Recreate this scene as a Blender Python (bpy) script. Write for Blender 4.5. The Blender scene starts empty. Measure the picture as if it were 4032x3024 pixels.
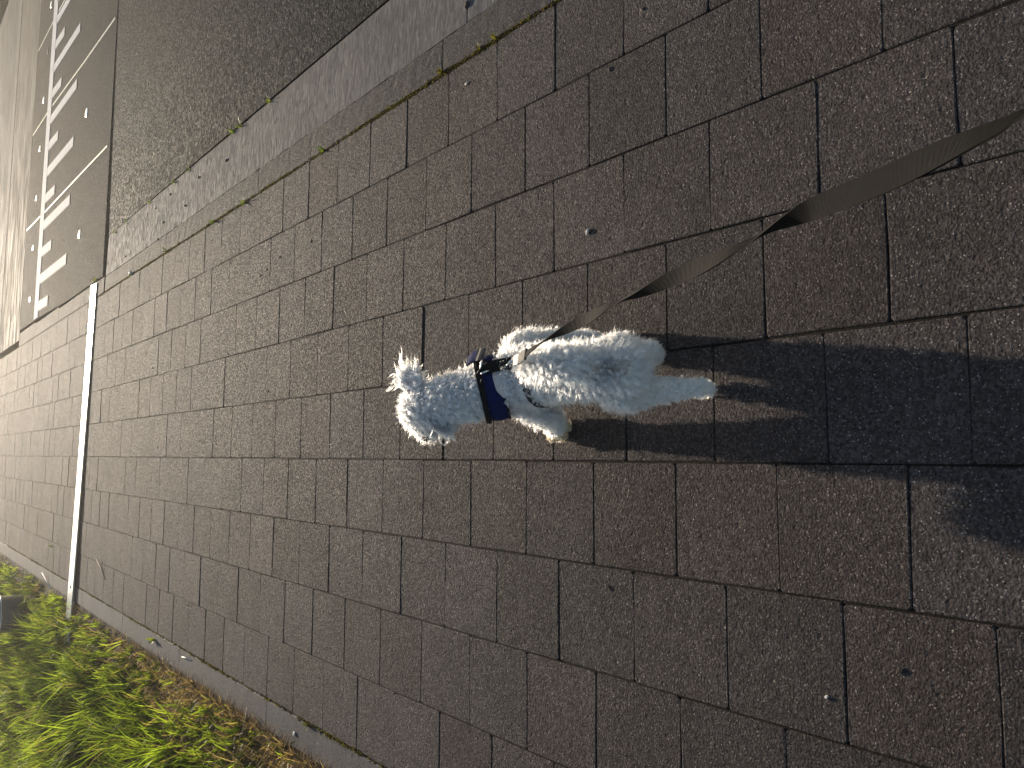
import bpy, math, random
import numpy as np
from mathutils import Vector, Matrix, kdtree

random.seed(7)
rng = np.random.default_rng(11)
S = bpy.context.scene
C = S.collection
R = math.radians

# ------------------------------------------------------------------ camera
# The photographer held the phone sideways: the frame is rolled a quarter turn, so the top of
# the world lies on the left of the picture.
cam = bpy.data.cameras.new('camera')
cam.sensor_width = 36.0
cam.lens = 36.0 * 3042.0 / 4032.0
cam.clip_start = 0.02
cam.clip_end = 2000.0
cam_o = bpy.data.objects.new('camera', cam)
C.objects.link(cam_o)
CR = Vector((0.99546756, -0.06917007, 0.06526744))
CU = Vector((-0.00497845, 0.64744787, 0.76209348))
CF = Vector((0.09497133, 0.75896427, -0.64416899))
CAM = Vector((0.0, 0.0, 1.66575))
m = Matrix.Identity(4)
for i in range(3):
    m[i][0] = -CU[i]; m[i][1] = CR[i]; m[i][2] = -CF[i]; m[i][3] = CAM[i]
cam_o.matrix_world = m
S.camera = cam_o

# ------------------------------------------------------------------ light
SUN_AZ, SUN_EL = 8.5, 14.0            # azimuth from +Y towards +X
sv = Vector((math.sin(R(SUN_AZ)) * math.cos(R(SUN_EL)), math.cos(R(SUN_AZ)) * math.cos(R(SUN_EL)), math.sin(R(SUN_EL))))
w = bpy.data.worlds.new('World')
S.world = w
w.use_nodes = True
nt = w.node_tree
bg = nt.nodes['Background']
sky = nt.nodes.new('ShaderNodeTexSky')
sky.sky_type = 'NISHITA'
sky.sun_disc = False
sky.sun_elevation = R(SUN_EL)
sky.sun_rotation = R(SUN_AZ)
nt.links.new(sky.outputs[0], bg.inputs[0])
bg.inputs[1].default_value = 0.10
sun = bpy.data.lights.new('sun', 'SUN')
sun.energy = 4.6
sun.angle = R(0.5)
sun.color = (1.0, 0.87, 0.70)
sun_o = bpy.data.objects.new('sun', sun)
C.objects.link(sun_o)
sun_o.rotation_euler = (-sv).to_track_quat('-Z', 'Y').to_euler()
sun_o.location = (2, 12, 6)
S.view_settings.view_transform = 'Standard'
S.view_settings.look = 'None'
S.view_settings.gamma = 1.0
S.view_settings.use_curve_mapping = False
S.view_settings.exposure = 0.68
S.cycles.max_bounces = 8
S.cycles.transparent_max_bounces = 8


# ------------------------------------------------------------------ helpers
def tag(o, label=None, cat=None, group=None, kind=None):
    if label: o['label'] = label
    if cat: o['category'] = cat
    if group: o['group'] = group
    if kind: o['kind'] = kind
    return o


def link(o, parent=None):
    C.objects.link(o)
    if parent is not None:
        o.parent = parent
    return o


def mesh_data(name, V, F, mats=(), smooth=False):
    me = bpy.data.meshes.new(name)
    me.from_pydata([tuple(v) for v in V], [], [tuple(f) for f in F])
    for mt in mats:
        me.materials.append(mt)
    if smooth:
        me.polygons.foreach_set('use_smooth', [True] * len(me.polygons))
    me.update()
    return me


def fast_mesh(name, V, quads, mat, smooth=False, col=None):
    """numpy arrays -> mesh; quads is (n,4) or (n,3)"""
    V = np.asarray(V, np.float32); Q = np.asarray(quads, np.int32)
    k = Q.shape[1]
    me = bpy.data.meshes.new(name)
    me.vertices.add(len(V)); me.vertices.foreach_set('co', V.ravel())
    me.loops.add(Q.size); me.loops.foreach_set('vertex_index', Q.ravel())
    me.polygons.add(len(Q))
    me.polygons.foreach_set('loop_start', np.arange(0, Q.size, k, dtype=np.int32))
    me.polygons.foreach_set('loop_total', np.full(len(Q), k, np.int32))
    if smooth:
        me.polygons.foreach_set('use_smooth', np.ones(len(Q), bool))
    me.update(calc_edges=True)
    if col is not None:
        at = me.color_attributes.new('tint', 'FLOAT_COLOR', 'POINT')
        c4 = np.ones((len(V), 4), np.float32); c4[:, :3] = col
        at.data.foreach_set('color', c4.ravel())
    me.materials.append(mat)
    return me


def obj(name, me, parent=None, loc=None, **kw):
    o = bpy.data.objects.new(name, me)
    if loc is not None: o.location = loc
    link(o, parent)
    tag(o, **kw)
    return o


def empty(name, loc, label, cat, group=None):
    o = bpy.data.objects.new(name, None)
    o.empty_display_size = 0.1
    o.location = loc
    C.objects.link(o)
    return tag(o, label, cat, group)


def sheet(name, pts, z, mat, thick=0.05, **kw):
    """flat slab with a top outline (counter-clockwise); z float or list per point"""
    n = len(pts)
    zs = z if isinstance(z, (list, tuple)) else [z] * n
    V = [(x, y, zz) for (x, y), zz in zip(pts, zs)] + [(x, y, zz - thick) for (x, y), zz in zip(pts, zs)]
    F = [tuple(range(n)), tuple(range(2 * n - 1, n - 1, -1))] + [(i, n + i, n + (i + 1) % n, (i + 1) % n) for i in range(n)]
    return obj(name, mesh_data(name, V, F, [mat]), **kw)


def ground_point(x, y, z=0.0):
    """point on the plane at height z seen at photo pixel (x, y) of 4032 x 3024 - used while measuring the place"""
    U = 3024 - y
    d = CR * ((U - 1512) / 3042.0) - CU * ((x - 2016) / 3042.0) + CF
    t = (z - CAM.z) / d.z
    return CAM + d * t


# ------------------------------------------------------------------ materials
class N:
    def __init__(self, name):
        self.m = bpy.data.materials.new(name); self.m.use_nodes = True
        self.t = self.m.node_tree; self.n = self.t.nodes
        self.b = self.n['Principled BSDF']; self.out = self.n['Material Output']

    def add(self, typ, **kw):
        nd = self.n.new(typ)
        for k, v in kw.items(): setattr(nd, k, v)
        return nd

    def l(self, a, b): self.t.links.new(a, b)

    def pos(self):
        return self.add('ShaderNodeNewGeometry').outputs['Position']

    def objco(self):
        return self.add('ShaderNodeTexCoord').outputs['Object']

    def noise(self, vec, scale, detail=3, rough=0.55):
        nd = self.add('ShaderNodeTexNoise'); self.l(vec, nd.inputs['Vector'])
        nd.inputs['Scale'].default_value = scale; nd.inputs['Detail'].default_value = detail
        nd.inputs['Roughness'].default_value = rough
        return nd.outputs['Fac']

    def voro(self, vec, scale, out='Color', feature='F1'):
        nd = self.add('ShaderNodeTexVoronoi', feature=feature); self.l(vec, nd.inputs['Vector'])
        nd.inputs['Scale'].default_value = scale
        return nd.outputs[out]

    def mapping(self, vec, scale):
        nd = self.add('ShaderNodeMapping'); self.l(vec, nd.inputs['Vector']); nd.inputs['Scale'].default_value = scale
        return nd.outputs[0]

    def ramp(self, fac, stops, mode='LINEAR'):
        nd = self.add('ShaderNodeValToRGB'); self.l(fac, nd.inputs[0])
        nd.color_ramp.interpolation = mode
        el = nd.color_ramp.elements
        while len(el) < len(stops): el.new(0.5)
        for e, (p, c) in zip(el, stops):
            e.position = p; e.color = (c, c, c, 1) if not isinstance(c, tuple) else (*c, 1)
        return nd.outputs[0]

    def mix(self, fac, a, b, blend='MIX'):
        nd = self.add('ShaderNodeMix', data_type='RGBA', blend_type=blend)
        for s, v in ((nd.inputs[0], fac), (nd.inputs[6], a), (nd.inputs[7], b)):
            if isinstance(v, (int, float)): s.default_value = v
            elif isinstance(v, tuple): s.default_value = (*v, 1)
            else: self.l(v, s)
        return nd.outputs[2]

    def math(self, op, a, b=0.0, clamp=False):
        nd = self.add('ShaderNodeMath', operation=op, use_clamp=clamp)
        for s, v in ((nd.inputs[0], a), (nd.inputs[1], b)):
            if isinstance(v, (int, float)): s.default_value = v
            else: self.l(v, s)
        return nd.outputs[0]

    def bump(self, h, strength, dist, normal=None):
        nd = self.add('ShaderNodeBump'); self.l(h, nd.inputs['Height'])
        nd.inputs['Strength'].default_value = strength; nd.inputs['Distance'].default_value = dist
        if normal is not None: self.l(normal, nd.inputs['Normal'])
        return nd.outputs[0]

    def set(self, **kw):
        for k, v in kw.items():
            s = self.b.inputs[k.replace('_', ' ')]
            if isinstance(v, (int, float)): s.default_value = v
            elif isinstance(v, tuple): s.default_value = (*v, 1) if len(v) == 3 and s.type == 'RGBA' else v
            else: self.l(v, s)
        return self.m


def aggregate(name, dark, light, speck, grain=260.0, speck_cut=0.95, bump=0.8, dist=0.0016, rough=0.55, per_piece=0.16, stain=0.25, streak=None, spec=0.5):
    """concrete / asphalt with a visible grain: mixed stones, pale specks, pitted relief"""
    k = N(name)
    p = k.pos()
    pv = k.mapping(p, streak) if streak else p
    n1 = k.noise(pv, grain, 4, 0.6)
    v1 = k.voro(pv, grain * 0.8)
    vr = k.add('ShaderNodeSeparateColor'); k.l(v1, vr.inputs[0])
    big = k.noise(p, 2.3, 5, 0.6)
    mid = k.noise(p, 28.0, 4, 0.65)
    base = k.mix(k.ramp(n1, [(0.30, 0.0), (0.72, 1.0)]), dark, light)
    v2 = k.voro(pv, grain * 2.1)
    v2s = k.add('ShaderNodeSeparateColor'); k.l(v2, v2s.inputs[0])
    sp = k.math('MULTIPLY', k.ramp(v2s.outputs[0], [(speck_cut - 0.02, 0.0), (speck_cut, 1.0)]), k.math('ADD', k.math('MULTIPLY', v2s.outputs[1], 0.8), 0.15))
    base = k.mix(k.ramp(vr.outputs[0], [(0.5, 0.0), (1.0, 0.42)]), base, tuple(min(1.0, x * 1.7) for x in light))
    base = k.mix(sp, base, speck)
    v = k.math('ADD', k.math('MULTIPLY', k.ramp(big, [(0.3, 0.0), (0.7, 1.0)]), stain), k.math('MULTIPLY', mid, stain))
    v = k.math('ADD', v, 1.0 - stain)
    tintc = None
    if per_piece:
        oi = k.add('ShaderNodeObjectInfo'); ge = k.add('ShaderNodeNewGeometry')
        r = k.math('FRACT', k.math('ADD', oi.outputs['Random'], ge.outputs['Random Per Island']))
        v = k.math('MULTIPLY', v, k.math('ADD', k.math('MULTIPLY', r, per_piece * 2), 1 - per_piece))
        tintc = k.mix(k.math('FRACT', k.math('MULTIPLY', r, 7.31)), (1.03, 0.99, 0.965), (0.97, 1.0, 1.03))
    cm = k.add('ShaderNodeCombineColor')
    for i in range(3): k.l(v, cm.inputs[i])
    base = k.mix(1.0, base, cm.outputs[0], 'MULTIPLY')
    if tintc is not None: base = k.mix(1.0, base, tintc, 'MULTIPLY')
    h = k.math('ADD', k.math('MULTIPLY', n1, 0.8), k.math('MULTIPLY', vr.outputs[1], 0.55))
    pits = k.ramp(k.voro(pv, grain * 0.16, 'Distance'), [(0.05, 0.0), (0.22, 1.0)])
    h = k.math('ADD', h, k.math('MULTIPLY', pits, 0.35))
    b = k.bump(h, bump, dist)
    b = k.bump(mid, 0.35, 0.004, b)
    rg = k.math('ADD', k.math('MULTIPLY', vr.outputs[2], 0.3), rough - 0.15)
    return k.set(Base_Color=base, Roughness=rg, Normal=b, Specular_IOR_Level=spec)


def plain(name, col, rough=0.6, metal=0.0, var=0.15, scale=60.0, bump=0.2, dist=0.001, spec=0.5):
    k = N(name)
    p = k.objco()
    n = k.noise(p, scale, 4)
    c = k.mix(k.ramp(n, [(0.3, 0.0), (0.7, 1.0)]), tuple(x * (1 - var) for x in col), tuple(min(1, x * (1 + var)) for x in col))
    return k.set(Base_Color=c, Roughness=rough, Metallic=metal, Normal=k.bump(n, bump, dist), Specular_IOR_Level=spec)


M = {}
M['paver'] = aggregate('paver_concrete', (0.0125, 0.0095, 0.0088), (0.072, 0.060, 0.0575), (0.30, 0.27, 0.245), grain=180, speck_cut=0.972, bump=1.0, dist=0.010, per_piece=0.2, stain=0.42, rough=0.79, spec=0.12)
M['kerb'] = aggregate('kerb_concrete', (0.020, 0.0178, 0.017), (0.068, 0.060, 0.057), (0.30, 0.28, 0.26), grain=200, speck_cut=0.98, bump=1.0, dist=0.005, per_piece=0.08, rough=0.8, spec=0.10)
M['gutter'] = aggregate('gutter_concrete', (0.056, 0.053, 0.0525), (0.106, 0.100, 0.099), (0.22, 0.2, 0.18), grain=110, speck_cut=0.99, dist=0.002, streak=(0.25, 1.0, 1.0), per_piece=0.06, rough=0.85, spec=0.12)
M['edging'] = aggregate('edging_concrete', (0.052, 0.047, 0.0455), (0.10, 0.091, 0.088), (0.25, 0.23, 0.21), grain=240, speck_cut=0.988, dist=0.002, per_piece=0.10, rough=0.8, spec=0.16)
M['asphalt'] = aggregate('dark_asphalt', (0.0024, 0.0027, 0.0033), (0.0140, 0.0154, 0.0182), (0.20, 0.20, 0.20), grain=62, speck_cut=0.97, bump=1.0, dist=0.012, per_piece=0, rough=0.8, spec=0.05)
M['table'] = aggregate('light_road_concrete', (0.016, 0.0145, 0.0138), (0.050, 0.0455, 0.043), (0.32, 0.29, 0.25), grain=120, speck_cut=0.965, dist=0.006, bump=1.0, per_piece=0, rough=0.85, spec=0.03)
M['brushed'] = aggregate('brushed_concrete', (0.05, 0.044, 0.037), (0.10, 0.087, 0.072), (0.14, 0.12, 0.10), grain=26, speck_cut=0.99, dist=0.006, bump=1.0, streak=(0.12, 1.0, 1.0), per_piece=0, rough=0.85, spec=0.06)
M['strip'] = aggregate('smooth_concrete', (0.075, 0.067, 0.06), (0.11, 0.10, 0.09), (0.15, 0.14, 0.12), grain=60, speck_cut=0.99, dist=0.001, per_piece=0.05, rough=0.85, spec=0.06)
M['far'] = aggregate('worn_grey_road', (0.035, 0.036, 0.037), (0.075, 0.074, 0.073), (0.12, 0.11, 0.10), grain=24, speck_cut=0.99, dist=0.006, streak=(0.12, 1.0, 1.0), per_piece=0, rough=0.85, spec=0.05)
M['far_shadow'] = plain('far_road_shadow_paint', (0.005, 0.0058, 0.007), 0.95, spec=0.0)  # shadow on the far road, put into the colour
M['sand'] = aggregate('joint_sand', (0.006, 0.005, 0.004), (0.024, 0.020, 0.016), (0.06, 0.05, 0.04), grain=330, dist=0.002, per_piece=0, rough=0.9, spec=0.1)
M['soil'] = aggregate('verge_soil', (0.010, 0.008, 0.005), (0.035, 0.026, 0.016), (0.07, 0.055, 0.035), grain=90, dist=0.006, per_piece=0, rough=0.9, spec=0.1)
M['land'] = aggregate('far_land', (0.03, 0.035, 0.015), (0.07, 0.07, 0.035), (0.1, 0.09, 0.05), grain=3, dist=0.02, per_piece=0, rough=0.9, spec=0.1)
M['paint'] = plain('white_road_plastic', (0.50, 0.48, 0.475), 0.8, var=0.12, scale=14, bump=0.15, dist=0.002, spec=0.15)
M['inlay'] = plain('dark_inlay_joint', (0.018, 0.015, 0.014), 0.8)
M['seal'] = plain('pale_joint_profile', (0.55, 0.50, 0.40), 0.4, var=0.2, scale=30)
M['stud'] = plain('polished_stud', (0.85, 0.82, 0.74), 0.28, metal=0.6)
M['stud_dark'] = plain('empty_stud_socket', (0.012, 0.012, 0.012), 0.8)


def metal_mat():
    k = N('brushed_aluminium')
    p = k.mapping(k.objco(), (1.5, 120.0, 60.0))
    n = k.noise(p, 3.0, 4)
    sc = k.noise(k.objco(), 35.0, 3)
    c = k.mix(k.ramp(sc, [(0.35, 0.0), (0.65, 1.0)]), (0.62, 0.62, 0.63), (0.80, 0.80, 0.80))
    r = k.math('ADD', k.math('MULTIPLY', sc, 0.12), 0.26)
    return k.set(Base_Color=c, Metallic=1.0, Roughness=r, Normal=k.bump(n, 0.25, 0.0006))


M['alu'] = metal_mat()
M['chrome'] = plain('clip_steel', (0.75, 0.74, 0.72), 0.16, metal=1.0, var=0.05)
M['pole'] = plain('grey_pole_paint', (0.06, 0.063, 0.07), 0.32, var=0.2, scale=9)
M['sleeve'] = plain('black_plastic_sleeve', (0.012, 0.012, 0.013), 0.45)


def webbing(name, c1, c2, sx=260.0, sy=420.0, rough=0.75):
    k = N(name)
    uv = k.add('ShaderNodeTexCoord').outputs['UV']
    wv = k.add('ShaderNodeTexWave', wave_type='BANDS', bands_direction='X'); k.l(uv, wv.inputs['Vector']); wv.inputs['Scale'].default_value = sx
    wu = k.add('ShaderNodeTexWave', wave_type='BANDS', bands_direction='Y'); k.l(uv, wu.inputs['Vector']); wu.inputs['Scale'].default_value = sy
    f = k.math('MULTIPLY', wv.outputs['Fac'], wu.outputs['Fac'])
    n = k.noise(k.objco(), 160.0, 3)
    c = k.mix(k.math('ADD', k.math('MULTIPLY', f, 0.6), k.math('MULTIPLY', n, 0.4)), c1, c2)
    return k.set(Base_Color=c, Roughness=rough, Normal=k.bump(f, 0.4, 0.0006), Specular_IOR_Level=0.08)


M['leash'] = webbing('grey_leash_webbing', (0.0042, 0.0039, 0.0037), (0.0155, 0.0142, 0.0132))
M['blue'] = webbing('navy_mesh_fabric', (0.004, 0.007, 0.036), (0.014, 0.028, 0.13), 500, 60)
M['black'] = webbing('black_webbing', (0.006, 0.006, 0.006), (0.022, 0.021, 0.02), 300, 60)
M['leather'] = plain('dark_leather_tab', (0.016, 0.013, 0.012), 0.32, var=0.3)


def blade_mat(name, trans=0.45):
    k = N(name)
    at = k.add('ShaderNodeAttribute', attribute_name='tint')
    k.set(Base_Color=at.outputs['Color'], Roughness=0.5, Specular_IOR_Level=0.2)
    tr = k.add('ShaderNodeBsdfTranslucent')
    k.l(k.mix(1.0, at.outputs['Color'], (1.6, 1.68, 0.8), 'MULTIPLY'), tr.inputs[0])
    mx = k.add('ShaderNodeMixShader'); mx.inputs[0].default_value = trans
    k.l(k.b.outputs[0], mx.inputs[1]); k.l(tr.outputs[0], mx.inputs[2]); k.l(mx.outputs[0], k.out.inputs[0])
    return k.m


M['grass'] = blade_mat('grass_blade', 0.55)
M['dry'] = blade_mat('dry_grass_blade', 0.45)
M['weed'] = blade_mat('weed_leaf', 0.4)
M['debris_dark'] = plain('brown_leaf', (0.035, 0.022, 0.014), 0.7)
M['debris_pale'] = plain('pale_chip', (0.6, 0.56, 0.5), 0.6)
M['stalk'] = plain('dry_stalk', (0.22, 0.17, 0.11), 0.7)
M['skin'] = plain('dog_skin', (0.62, 0.55, 0.48), 0.8, var=0.1)
M['pad'] = plain('paw_pad', (0.03, 0.025, 0.024), 0.6)
M['nose'] = plain('nose_leather', (0.02, 0.017, 0.016), 0.4)
M['ear_in'] = plain('inner_ear_skin', (0.42, 0.28, 0.27), 0.7)


def hair_mat(name, col, rough=0.35):
    k = N(name)
    k.n.remove(k.b)
    h = k.add('ShaderNodeBsdfHairPrincipled', parametrization='COLOR')
    at = k.add('ShaderNodeHairInfo')
    c = k.mix(at.outputs['Random'], tuple(x * 0.9 for x in col), tuple(min(0.97, x * 1.05) for x in col))
    k.l(c, h.inputs['Color'])
    h.inputs['Roughness'].default_value = rough
    h.inputs['Radial Roughness'].default_value = 0.6
    h.inputs['Random Roughness'].default_value = 0.2
    k.l(h.outputs[0], k.out.inputs[0])
    return k.m


M['fur'] = hair_mat('white_fur', (0.94, 0.86, 0.82))
M['fur_dark'] = hair_mat('dark_brown_fur', (0.34, 0.26, 0.22))
M['fur_stained'] = hair_mat('stained_fur', (0.72, 0.40, 0.22))

# ------------------------------------------------------------------ ground structure
G = sheet('ground', [(-160, -160), (160, -160), (160, 240), (-160, 240)], -0.16, M['land'], 0.2, kind='structure')

PX0, PX1, PW = -1.212, 1.492, 0.3004     # nine rows of pavers between the edging and the kerb
pavement = sheet('pavement', [(PX0 - 0.004, -2.5), (PX1 + 0.012, -2.5), (PX1 + 0.012, 24.0), (PX0 - 0.004, 24.0)], -0.0055, M['sand'], 0.1, kind='structure')


def paver_mesh(wx, ly, seed, h=0.06):
    r = random.Random(seed)
    c, b = 0.006, 0.0024
    n = 12
    jit = [(r.gauss(0, 0.0007), r.gauss(0, 0.0007)) for _ in range(n)]
    def ring(ins, z, q, q2=0.0):
        a, d = wx / 2 - ins, ly / 2 - ins
        pts = [(-a + c, -d), (0, -d), (a - c, -d), (a, -d + c), (a, 0), (a, d - c), (a - c, d), (0, d), (-a + c, d), (-a, d - c), (-a, 0), (-a, -d + c)]
        return [(x + jx * q, y + jy * q, z - abs(r.gauss(0, q2))) for (x, y), (jx, jy) in zip(pts, jit)]
    V = ring(0, -h, 0) + ring(0, -b, 1.0) + ring(b, 0.0, 1.6, 0.0006)
    F = []
    for k in range(2):
        for i in range(n):
            j = (i + 1) % n
            F.append((k * n + i, k * n + j, (k + 1) * n + j, (k + 1) * n + i))
    F.append(tuple(range(2 * n, 3 * n)))
    return V, F


variants = []
for s in range(14):
    V, F = paver_mesh(PW - 0.0050 + random.uniform(-0.0012, 0.0012), 0.298 - random.choice((0.0010, 0.0018, 0.0028, 0.0045)), s)
    variants.append(mesh_data('paver', V, F, [M['paver']]))
long_variants = []
for s in range(12):
    V, F = paver_mesh(PW - 0.0050, 0.3045 - random.choice((0.0010, 0.002, 0.003, 0.005)), s + 20)
    long_variants.append(mesh_data('paver', V, F, [M['paver']]))
phase = [0.265, 0.112, 0.270, 0.121, 0.272, 0.1005, 0.248, 0.095, 0.270]
SV, SF = [], []
for row in range(9):
    x = PX1 - (row + 0.5) * PW
    y = phase[row]
    y -= 0.298 * 9
    while y < 20:
        far = y >= 2.9
        D = 0.3045 if far else 0.298
        yc = y + D / 2
        tilt = (random.gauss(0, 0.0035), random.gauss(0, 0.003), random.gauss(0, 0.002))
        dz = random.uniform(-0.0022, 0.0012)
        if 0.15 < yc < 9.15:
            o = bpy.data.objects.new('paver', random.choice(long_variants if far else variants))
            o.location = (x + random.gauss(0, 0.0008), yc, dz)
            o.rotation_euler = tilt
            link(o, pavement)
        else:
            V, F = paver_mesh(PW - 0.0055, D - 0.003, int(yc * 100) + row)
            k = len(SV)
            ct = Matrix.Translation((x, yc, dz)) @ Matrix.Rotation(tilt[0], 4, 'X') @ Matrix.Rotation(tilt[1], 4, 'Y')
            SV += [tuple(ct @ Vector(v)) for v in V]
            SF += [tuple(i + k for i in f) for f in F]
        y += D
obj('far_paver', mesh_data('far_paver', SV, SF, [M['paver']]), pavement, kind='stuff')


def stone(name, x0, x1, y0, y1, mat, parent, prof=None, h=0.12, jag=0.0, seed=0, seg=None, rise=None):
    """a long stone: cross-section profile [(x, z)...] swept along y with uneven edges"""
    r = random.Random(seed)
    prof = prof or [(x0, -h), (x0, -0.006), (x0 + 0.006, 0.0), (x1 - 0.006, 0.0), (x1, -0.006), (x1, -h)]
    seg = seg or max(2, int((y1 - y0) / 0.09))
    V, F = [], []
    n = len(prof)
    for k in range(seg + 1):
        y = y0 + (y1 - y0) * k / seg
        for i, (px, pz) in enumerate(prof):
            dx = r.uniform(-jag, jag) if 0 < i < n - 1 else 0
            dz = -abs(r.gauss(0, jag * 0.5)) if 0 < i < n - 1 else 0
            V.append((px + dx, y, (pz if rise is None or pz < -0.1 else pz * (1 - rise * max(0, (y - 4.5) / (7.765 - 4.5)))) + dz))
    for k in range(seg):
        for i in range(n - 1):
            a = k * n + i
            F.append((a, a + 1, a + n + 1, a + n)[::-1])
    F.append(tuple(range(n))); F.append(tuple(range(len(V) - 1, len(V) - n - 1, -1)))
    return obj(name, mesh_data(name, V, F, [mat]), parent)


# edging blocks between the pavers and the grass
edging = bpy.data.objects.new('edging', None); C.objects.link(edging); tag(edging, kind='structure')
ys = [-2.0, -0.25, 1.12, 2.49, 3.858, 5.224, 6.59, 7.955, 9.33, 10.866, 12.25, 13.6, 15.0, 16.4, 17.8, 19.2]
for i in range(len(ys) - 1):
    stone('edging_block', -1.362, PX0 - 0.006, ys[i] + 0.003, ys[i + 1] - 0.003, M['edging'], edging, jag=0.0012, seed=i)

# kerb stones along the road, with a smooth sloping gutter face
kerb = bpy.data.objects.new('kerb', None); C.objects.link(kerb); tag(kerb, kind='structure')
ky = [-3.0, -1.2, 0.6, 2.40, 4.22, 5.938, 7.765]
for i in range(len(ky) - 1):
    x1 = 1.645
    pr = [(1.498, -0.12), (1.500, -0.012), (1.508, -0.003), (1.55, 0.0), (1.61, -0.001), (x1, -0.006), (x1, -0.12)]
    stone('kerb_stone', 1.5, x1, ky[i] + 0.004, ky[i + 1] - 0.004, M['kerb'], kerb, pr, jag=0.0028, seed=40 + i, seg=int((ky[i + 1] - ky[i]) / 0.035))
for i, (a, b) in enumerate(((-3.0, 2.245), (2.253, 7.765))):
    pr = [(1.648, -0.12), (1.648, -0.007), (1.68, -0.009), (1.85, -0.018), (2.02, -0.028), (2.038, -0.034), (2.042, -0.14)]
    stone('gutter_slab', 1.65, 2.05, a, b, M['gutter'], kerb, pr, jag=0.0015, seed=60 + i, rise=0.55)
kyb = [7.80, 9.885, 11.35, 12.60]
for i in range(3):
    x0 = 1.500; x1 = 1.655 + 0.02 * i
    stone('kerb_stone', x0, x1, kyb[i] + 0.005, kyb[i + 1] - 0.005, M['kerb'], kerb, jag=0.003, seed=80 + i, seg=40)

# roadway: a dark asphalt lane that falls a little towards the gutter, then a pale raised table
road = sheet('asphalt_road', [(2.046, -3.0), (4.55, -3.0), (4.55, 7.868), (2.046, 7.868)], [-0.046, -0.006, -0.003, -0.018], M['asphalt'], 0.08, kind='structure')
sheet('asphalt_road', [(4.55, -3.0), (40, -3.0), (40, 7.868), (4.55, 7.868)], [-0.006, -0.02, -0.02, -0.004], M['asphalt'], 0.08, kind='structure')
table = sheet('raised_road_table', [(1.665, 7.872), (40, 7.90), (40, 12.56), (1.74, 12.60), (1.72, 11.0), (1.675, 9.5)], 0.0, M['table'], 0.12, kind='structure')
sheet('brushed_strip', [(1.60, 12.62), (40, 12.57), (40, 14.44), (1.60, 14.60)], 0.0, M['brushed'], 0.12, kind='structure')
for i in range(8):
    xa = 1.60 + i * 4.8
    f = lambda x: 14.615 - (x - 1.6) * 0.0035
    sheet('pale_strip', [(xa, f(xa)), (xa + 4.79, f(xa + 4.79)), (xa + 4.79, f(xa + 4.79) + 0.34), (xa, f(xa) + 0.34)], 0.004, M['strip'], 0.1, kind='structure')
sheet('far_road', [(1.60, 14.998), (40, 14.86), (40, 60), (1.60, 60)], -0.004, M['far'], 0.1, kind='structure')
sheet('painted_road_shadow', [(8.45, 16.6), (40, 14.95), (40, 30), (8.75, 30)], 0.0, M['far_shadow'], 0.003, kind='structure')  # dark sheet painted to stand for a cast shadow on the far road
sheet('far_path', [(-40, 20.2), (1.5, 20.2), (1.5, 60), (-40, 60)], -0.004, M['far'], 0.1, kind='structure')

# comb-shaped white road marking set into the table
mark = empty('road_marking', (1.73, 11.35, 0.0), 'white comb shaped road marking with long and short teeth on the pale road table', 'road marking')


def slab_poly(pts, z0, z1):
    n = len(pts)
    V = [(x - 1.73, y - 11.35, z1) for x, y in pts] + [(x - 1.73, y - 11.35, z0) for x, y in pts]
    F = [tuple(range(n))] + [(i, n + i, n + (i + 1) % n, (i + 1) % n) for i in range(n)]
    return V, F


def ccw(pts):
    a = sum(pts[i][0] * pts[(i + 1) % len(pts)][1] - pts[(i + 1) % len(pts)][0] * pts[i][1] for i in range(len(pts)))
    return pts if a > 0 else pts[::-1]


def grow(pts, d):
    cx = sum(p[0] for p in pts) / len(pts); cy = sum(p[1] for p in pts) / len(pts)
    return [(x + (d if x > cx else -d), y + (d if y > cy else -d)) for x, y in pts]


bar_pts = [(1.735, 11.205), (13.0, 11.10), (13.0, 11.40), (1.735, 11.475)]
V, F = slab_poly(ccw(bar_pts), 0.0, 0.007)
obj('line', mesh_data('line', V, F, [M['paint']]), mark)
roots = [(2.105 + k * 0.664) for k in range(0, 15)]
teeth = []
for k in range(15):
    xr = 2.165 + k * 0.6945 if k < 5 else 2.165 + 4 * 0.6945 + (k - 4) * 0.66
    sk = 0.045 + 0.018 * min(k, 5)
    teeth.append((xr, xr - sk, 9.61))
    xs = xr - 0.345
    teeth.append((xs, xs - sk * 0.45, 10.58))
for xr, xt, yt in teeth:
    q = [(xt, yt), (xt + 0.106, yt + 0.004), (xr + 0.110, 11.201), (xr, 11.205)]
    V, F = slab_poly(ccw(q), 0.0, 0.007)
    obj('tooth', mesh_data('tooth', V, F, [M['paint']]), mark)
    q2 = grow(q, 0.014)
    V, F = slab_poly(ccw([(a, min(b, 11.196)) for a, b in q2]), 0.0, 0.004)
    obj('dark_border', mesh_data('dark_border', V, F, [M['inlay']]), mark)

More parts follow.
